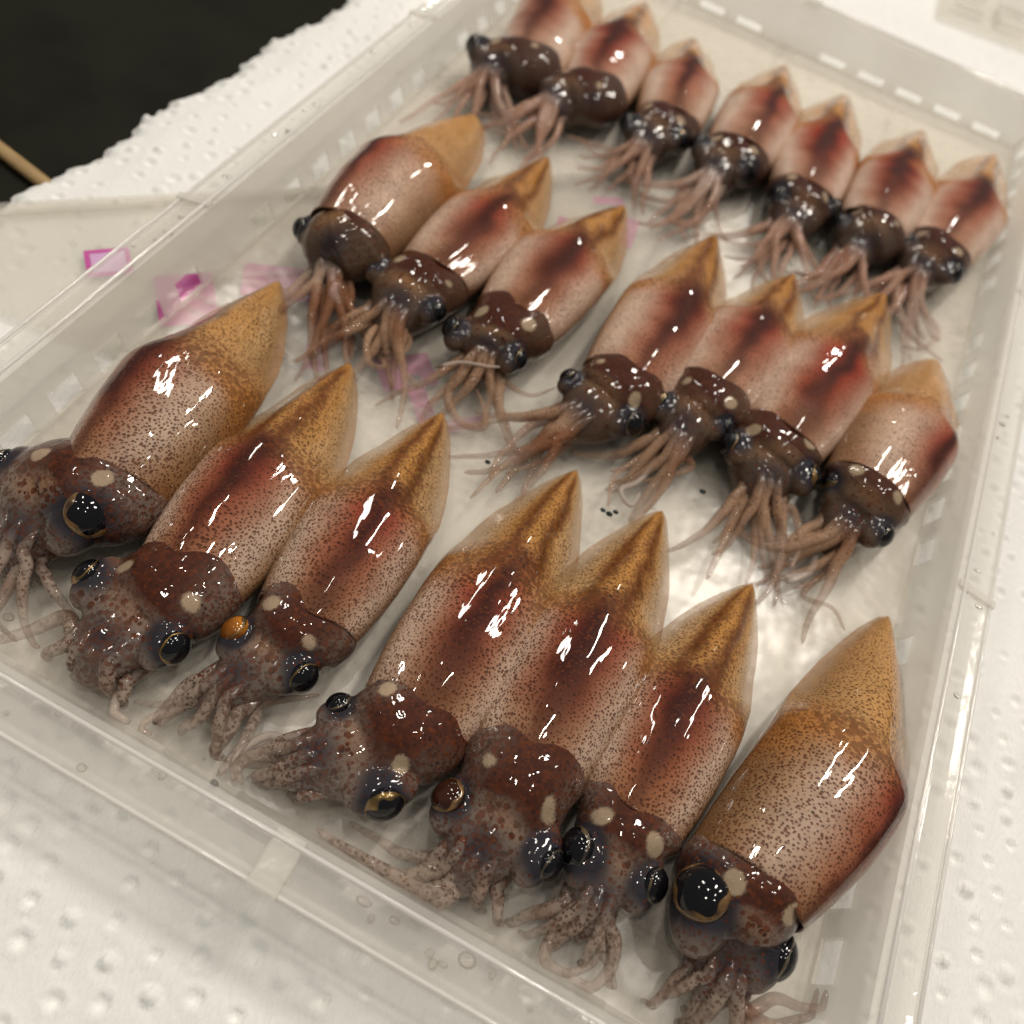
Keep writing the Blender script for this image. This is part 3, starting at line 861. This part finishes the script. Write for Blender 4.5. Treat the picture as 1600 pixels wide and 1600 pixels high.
sq(tip=(902, 733), collar=(655, 1100), a=.93, roll=6, head=(610, 1135), crown=(470, 1190),
   eyes=[(529, 1099, .23, 'k', .8), (600, 1256, .33, 'g', .4)], nauto=7, alen=.9, fan=.25,
   arms=[([(400, 1180), (372, 1200), (378, 1225)], .4, .16), ([(420, 1150), (370, 1180), (365, 1220)], .25, .13, 6),
         ],
   organs=[(335, 1224, .5, .06)],
   label='squid with arms drawn to a point, fourth along the row pressed on the end wall')
sq(tip=(1036, 797), collar=(835, 1172), a=.93, roll=4, head=(805, 1230), crown=(735, 1350),
   eyes=[(701, 1245, .30, 'b', .9), (857, 1350, .30, 'k', .3)], nauto=5, alen=1.2, fan=.35,
   arms=[([(690, 1355), (620, 1372), (560, 1350), (495, 1295)], .45, .19), ([(700, 1385), (620, 1400), (550, 1375), (500, 1335)], .45, .19), ([(700, 1400), (640, 1425), (580, 1405), (540, 1380)], .4, .18), ([(690, 1340), (630, 1335), (590, 1310), (545, 1285)], .3, .15),],
   label='squid with arms swept sideways along the end wall and one round brown eye')
sq(tip=(1176, 912), collar=(1003, 1258), a=.90, roll=3, head=(968, 1290), crown=(925, 1420),
   eyes=[(902, 1325, .34, 'k', .5), (1022, 1383, .30, 'd', .6)], nauto=5, alen=1.5, fan=.4,
   arms=[([(880, 1440), (850, 1490), (870, 1520), (920, 1510), (940, 1480)], .35, .13), ([(960, 1470), (950, 1520), (900, 1560), (850, 1590)], .4, .15)],
   label='squid with two black eyes beside the large rolled squid, arms at end wall')
sq(tip=(1388, 962), collar=(1205, 1365), a=1.05, bf=.78, roll=56, head=(1190, 1420), crown=(1125, 1535), hz=1.2, bend=.25,
   eyes=[(1097, 1397, .46, 'r', 1.05, 1.15), (1215, 1495, .40, 'k', .1, .7)], nauto=6, alen=1.3, fan=.5, brow=.8,
   arms=[([(1170, 1580), (1210, 1560), (1260, 1575), (1335, 1572)], .45, .15), ([(1200, 1600), (1260, 1590), (1340, 1580)], .3, .13)],
   label='large squid rolled on its flank in the arms-at-wall row, farthest from the dark tabletop')
# --- middle row
MD = dict(dots=.66, tone=(.92, .80, .69), armcol=(.46, .28, .175), stripe=.7, hcol=(.12, .078, .05), flank=(.46, .32, .23), belly=(.64, .55, .50))
sq(tip=(745, 180), collar=(548, 322), a=1.0, bf=.72, roll=-34, head=(535, 345), crown=(515, 425), **MD,
   eyes=[(470, 356, .26, 'k', .3), (580, 380, .22, 'k', .5)], nauto=7, alen=1.6, fan=.35, brow=1.0,
   label='squid rolled on its flank in the middle row, against the wall facing the dark tabletop')
sq(tip=(858, 245), collar=(682, 398), a=.90, roll=14, head=(662, 425), crown=(610, 492), **MD,
   eyes=[(582, 410, .24, 'k', .5), (684, 488, .24, 'k', .3)], nauto=4, alen=1.4, fan=.5, brow=1.0,
   arms=[([(540, 520), (511, 530), (462, 566)], .5, .14), ([(580, 520), (572, 545), (580, 570), (600, 572), (598, 560)], .5, .11), ([(640, 530), (630, 550), (595, 550)], .4, .10)],
   label='squid with dark brown head, second from the dark tabletop side in the middle row')
sq(tip=(977, 322), collar=(815, 466), a=.92, roll=8, head=(785, 503), crown=(755, 560), **MD,
   eyes=[(706, 512, .27, 'k', .6), (811, 562, .26, 'g', .3)], nauto=3, alen=1.2, fan=.5,
   arms=[([(710, 595), (700, 625), (720, 660), (757, 668), (755, 635), (742, 605)], .35, .13), ([(800, 605), (832, 618), (868, 606)], .35, .09), ([(680, 574), (720, 566), (760, 572), (792, 574)], .75, .06, 4)],
   label='squid with one looped arm, third from the dark tabletop side in the middle row')
sq(tip=(1118, 366), collar=(990, 566), a=.95, roll=8, head=(965, 600), crown=(893, 655), **MD,
   eyes=[(888, 588, .22, 'k', .6), (990, 662, .29, 'd', .5)], nauto=4, alen=1.5, fan=.2,
   arms=[([(840, 690), (790, 725), (735, 778)], .35, .15), ([(830, 665), (780, 715), (765, 750)], .4, .14), ([(880, 700), (850, 720), (790, 740)], .3, .13)],
   organs=[(762, 722, .5, .05)],
   label='squid with arms in one straight bundle, fourth squid of the middle row')
sq(tip=(1242, 428), collar=(1130, 588), a=.90, roll=4, head=(1100, 615), crown=(1055, 690), **MD,
   eyes=[(1030, 626, .25, 'g', .5), (1135, 668, .25, 'd', .3)], nauto=4, alen=1.2, fan=.5, turn=-.4,
   arms=[([(1080, 730), (1040, 745), (1005, 752)], .35, .12), ([(1000, 715), (960, 745), (950, 790)], .35, .11), ([(1000, 750), (970, 765), (985, 790), (1000, 770)], .3, .10, 6)],
   organs=[(942, 797, .35, .05), (952, 803, .35, .06), (962, 800, .35, .05), (1098, 768, .3, .06)],
   label='squid with pale loop of tentacle and black arm-tip beads in the middle row')
sq(tip=(1385, 456), collar=(1240, 655), a=.98, roll=0, head=(1212, 682), crown=(1195, 765), **MD, red=1.25, fin=1.12,
   eyes=[(1141, 692, .28, 'g', .4), (1268, 745, .30, 'g', .4)], nauto=3, alen=1.3, fan=.3,
   arms=[([(1150, 800), (1125, 860), (1104, 905)], .45, .16), ([(1180, 810), (1178, 870), (1165, 912)], .35, .14), ([(1215, 810), (1222, 860), (1205, 915), (1180, 945)], .35, .15), ([(1240, 800), (1250, 850), (1235, 890)], .45, .13)],
   label='squid with long arms hanging straight, second from the rolled squid at the middle row end')
sq(tip=(1466, 560), collar=(1385, 738), a=.95, bf=.70, roll=36, head=(1362, 760), crown=(1312, 830), **MD,
   eyes=[(1303, 752, .30, 'g', .5), (1380, 838, .28, 'k', .2)], nauto=4, alen=1.3, fan=.5, turn=-.5,
   arms=[([(1275, 850), (1268, 890), (1230, 910)], .3, .16, 6), ([(1290, 890), (1255, 930), (1300, 950), (1320, 985)], .2, .10), ([(1330, 860), (1290, 900), (1240, 920)], .25, .12)],
   label='squid partly rolled at the middle row end, farthest from the dark tabletop')
# --- row with fins pointing at the other end wall
BK = dict(dots=.40, tone=(1.0, .88, .77), hcol=(.085, .055, .04), flank=(.48, .34, .26), belly=(.66, .58, .54), amb=1.25, dark=1.0, armcol=(.54, .32, .23), stripe=.55, vox=.045)
sq(tip=(925, -35), collar=(838, 62), a=.92, roll=-10, head=(785, 75), crown=(762, 122), **BK, red=.9,
   eyes=[(740, 68, .30, 'k', .4), (828, 102, .30, 'g', .4)], nauto=7, alen=1.4, fan=.35, curl=1.1,
   label='squid of the fins-at-wall row, against the tray wall facing the dark tabletop')
sq(tip=(1010, 3), collar=(938, 112), a=.92, roll=0, head=(898, 130), crown=(858, 165), **BK, red=1.2,
   eyes=[(845, 112, .28, 'k', .4), (928, 160, .30, 'd', .4)], nauto=7, alen=1.4, fan=.35, curl=1.1, turn=.3,
   label='squid with round black eyes, second from dark tabletop side in the fins-at-wall row')
sq(tip=(1085, 58), collar=(1056, 158), a=.86, roll=-4, head=(1030, 180), crown=(1000, 232), **BK, red=.8,
   eyes=[(980, 190, .28, 'k', .4), (1064, 218, .28, 'g', .4)], nauto=5, alen=1.2, fan=.35, curl=1.0, arms=[([(960, 235), (925, 225), (885, 212)], .3, .13), ([(960, 250), (930, 240), (905, 215)], .3, .12)],
   label='slim squid with arms swept towards the dark tabletop side in the fins-at-wall row')
sq(tip=(1228, 102), collar=(1168, 208), a=.92, roll=4, head=(1142, 232), crown=(1110, 280), **BK, red=1.0,
   eyes=[(1090, 222, .28, 'k', .4), (1170, 265, .28, 'd', .4)], nauto=6, alen=1.5, fan=.4, curl=1.2, turn=-.3, arms=[([(1070, 320), (1050, 345), (1085, 352), (1110, 340)], .3, .11)],
   label='squid of the fins-at-wall row beside the slim squid, arms tangled over magenta print')
sq(tip=(1323, 148), collar=(1272, 276), a=.92, roll=-6, head=(1256, 303), crown=(1230, 355), **BK, red=1.3,
   eyes=[(1214, 303, .27, 'k', .4), (1306, 325, .27, 'k', .4)], nauto=6, alen=1.5, fan=.5, turn=.4, arms=[([(1190, 380), (1150, 380), (1115, 365)], .3, .12), ([(1200, 400), (1160, 405), (1130, 400)], .3, .12)],
   label='reddest squid of the fins-at-wall row, third from the side away from the tabletop')
sq(tip=(1443, 202), collar=(1385, 325), a=.92, roll=-3, head=(1360, 350), crown=(1333, 400), **BK, red=1.25,
   eyes=[(1312, 345, .25, 'k', .4), (1400, 372, .28, 'k', .4)], nauto=7, alen=1.5, fan=.3, curl=.9,
   label='red-striped squid of the fins-at-wall row, second from the side away from tabletop')
sq(tip=(1555, 240), collar=(1487, 362), a=.92, roll=-6, head=(1460, 388), crown=(1428, 432), **BK, red=1.0,
   eyes=[(1415, 375, .26, 'k', .4), (1492, 428, .30, 'd', .4)], nauto=6, alen=1.6, fan=.3, curl=.9, arms=[([(1440, 480), (1465, 520), (1440, 545), (1410, 540)], .25, .13)],
   label='pale squid of the fins-at-wall row, beside the wall away from the dark tabletop')
vr = np.random.RandomState(77)
for i, sp in enumerate(SQ):
    sp['a'] *= vr.uniform(.98, 1.07) * (1.03 if i >= 7 else 1.0); sp['bend'] = sp.get('bend', 0) + vr.uniform(-.10, .10); sp['roll'] = sp.get('roll', 0) + vr.uniform(-9, 9); sp['bf'] = sp.get('bf', .64) * vr.uniform(.92, 1.04)
    sp['front'] = i < 7; sp['blunt'] = i >= 14 or i in (7, 13)
    sp['eyes'] = [(e[0], e[1], e[2] * .92) + tuple(e[3:]) for e in sp['eyes']]
    sp['seed'] = 17 + i * 5
    make_squid(sp)

# ------------------------------------------------------------------ embossed clear lid beyond the tray
lid = tag(empty('clear_lid', (6, 20, -.1)), 'clear plastic lid with embossed lines lying on the towel beyond the tray', 'lid')
def lidpart(name, poly, z0, z1, mat):
    V, Fc = prism(poly, z0, z1); V = np.array(V) - np.array([6, 20, -.1])
    return mesh_obj(name, V, Fc, mat, lid, smooth=False)
lidpart('sheet', rotp([(-2.8, -1.9), (6, -1.9), (6, 6), (-2.8, 6)], 6, 20, .1), -.06, -.03, M_FILM)
for q in ring(-.9, -.9, .1, .5, .18)[:3] + ring(.5, -1.0, 1.6, .4, .18)[1:] + ring(-2.3, -.8, -1.3, .5, .18)[:2]:
    lidpart('embossed_line', rotp(q, 6, 20, .1), -.03, .06, M_TRAY)

# water drops on the rim and walls
rs = np.random.RandomState(8)
DV, DF = [], []; off = 0
for i in range(90):
    sd = rs.randint(4); w = rs.uniform(.1, DS - .1); z = H + .02 - DZ * w / DS
    l_ = rs.uniform(-1, 1)
    if sd == 0: p = (RW + w, l_ * RL * .9, z)
    elif sd == 1: p = (l_ * RW * .9, -RL - w, z)
    elif sd == 2: p = (-RW - w, l_ * RL * .9, z)
    else: p = (rs.uniform(-6.4, 6.4), rs.choice([-5.2, -4.6, 3.3, -11.6]) + rs.uniform(-.3, .3), 0.0)
    r = rs.uniform(.02, .06)
    v_, f_ = uvsphere(p, r, 10, 6, (rs.uniform(.8, 2), rs.uniform(.8, 1.6), .28))
    DV.append(v_); DF += [tuple(x + off for x in f) for f in f_]; off += len(v_)
def water_material(name, scale, strength, dist, rough=.03):
    m, nt, b, out = newmat(name)
    nt.nodes.remove(b); L = nt.links.new
    tr = N(nt, 'ShaderNodeBsdfTransparent'); tr.inputs[0].default_value = (.985, .97, .95, 1)
    gl = N(nt, 'ShaderNodeBsdfGlossy'); gl.inputs['Roughness'].default_value = rough
    fr = N(nt, 'ShaderNodeFresnel'); fr.inputs[0].default_value = 1.36
    tc = N(nt, 'ShaderNodeTexCoord'); n = N(nt, 'ShaderNodeTexNoise'); n.inputs['Scale'].default_value = scale; n.inputs['Detail'].default_value = 2
    L(tc.outputs['Object'], n.inputs['Vector'])
    bp = N(nt, 'ShaderNodeBump'); bp.inputs['Strength'].default_value = strength; bp.inputs['Distance'].default_value = dist
    L(n.outputs[0], bp.inputs['Height']); L(bp.outputs[0], gl.inputs['Normal']); L(bp.outputs[0], fr.inputs['Normal'])
    mx = N(nt, 'ShaderNodeMixShader'); L(fr.outputs[0], mx.inputs[0]); L(tr.outputs[0], mx.inputs[1]); L(gl.outputs[0], mx.inputs[2])
    L(mx.outputs[0], out.inputs[0])
    return m
mw = water_material('water', 200, .1, .0005)
V, Fc = prism([(-fx + .03, -fy + .03), (fx - .03, -fy + .03), (fx - .03, fy - .03), (-fx + .03, fy - .03)], .0, .13)
V = [(x * (1.0 if z < .1 else 1.004), y, z) for x, y, z in V]
tag(mesh_obj('pooled_liquid', V, Fc[1:2], water_material('pooled_liquid', 110, .35, .0012, .22), smooth=False), 'shallow clear liquid pooled on the tray base between the squid', 'liquid', kind='stuff')
tag(mesh_obj('water_drops', np.vstack(DV), DF, mw), 'small clear water drops scattered over the tray rim', 'water', kind='stuff')
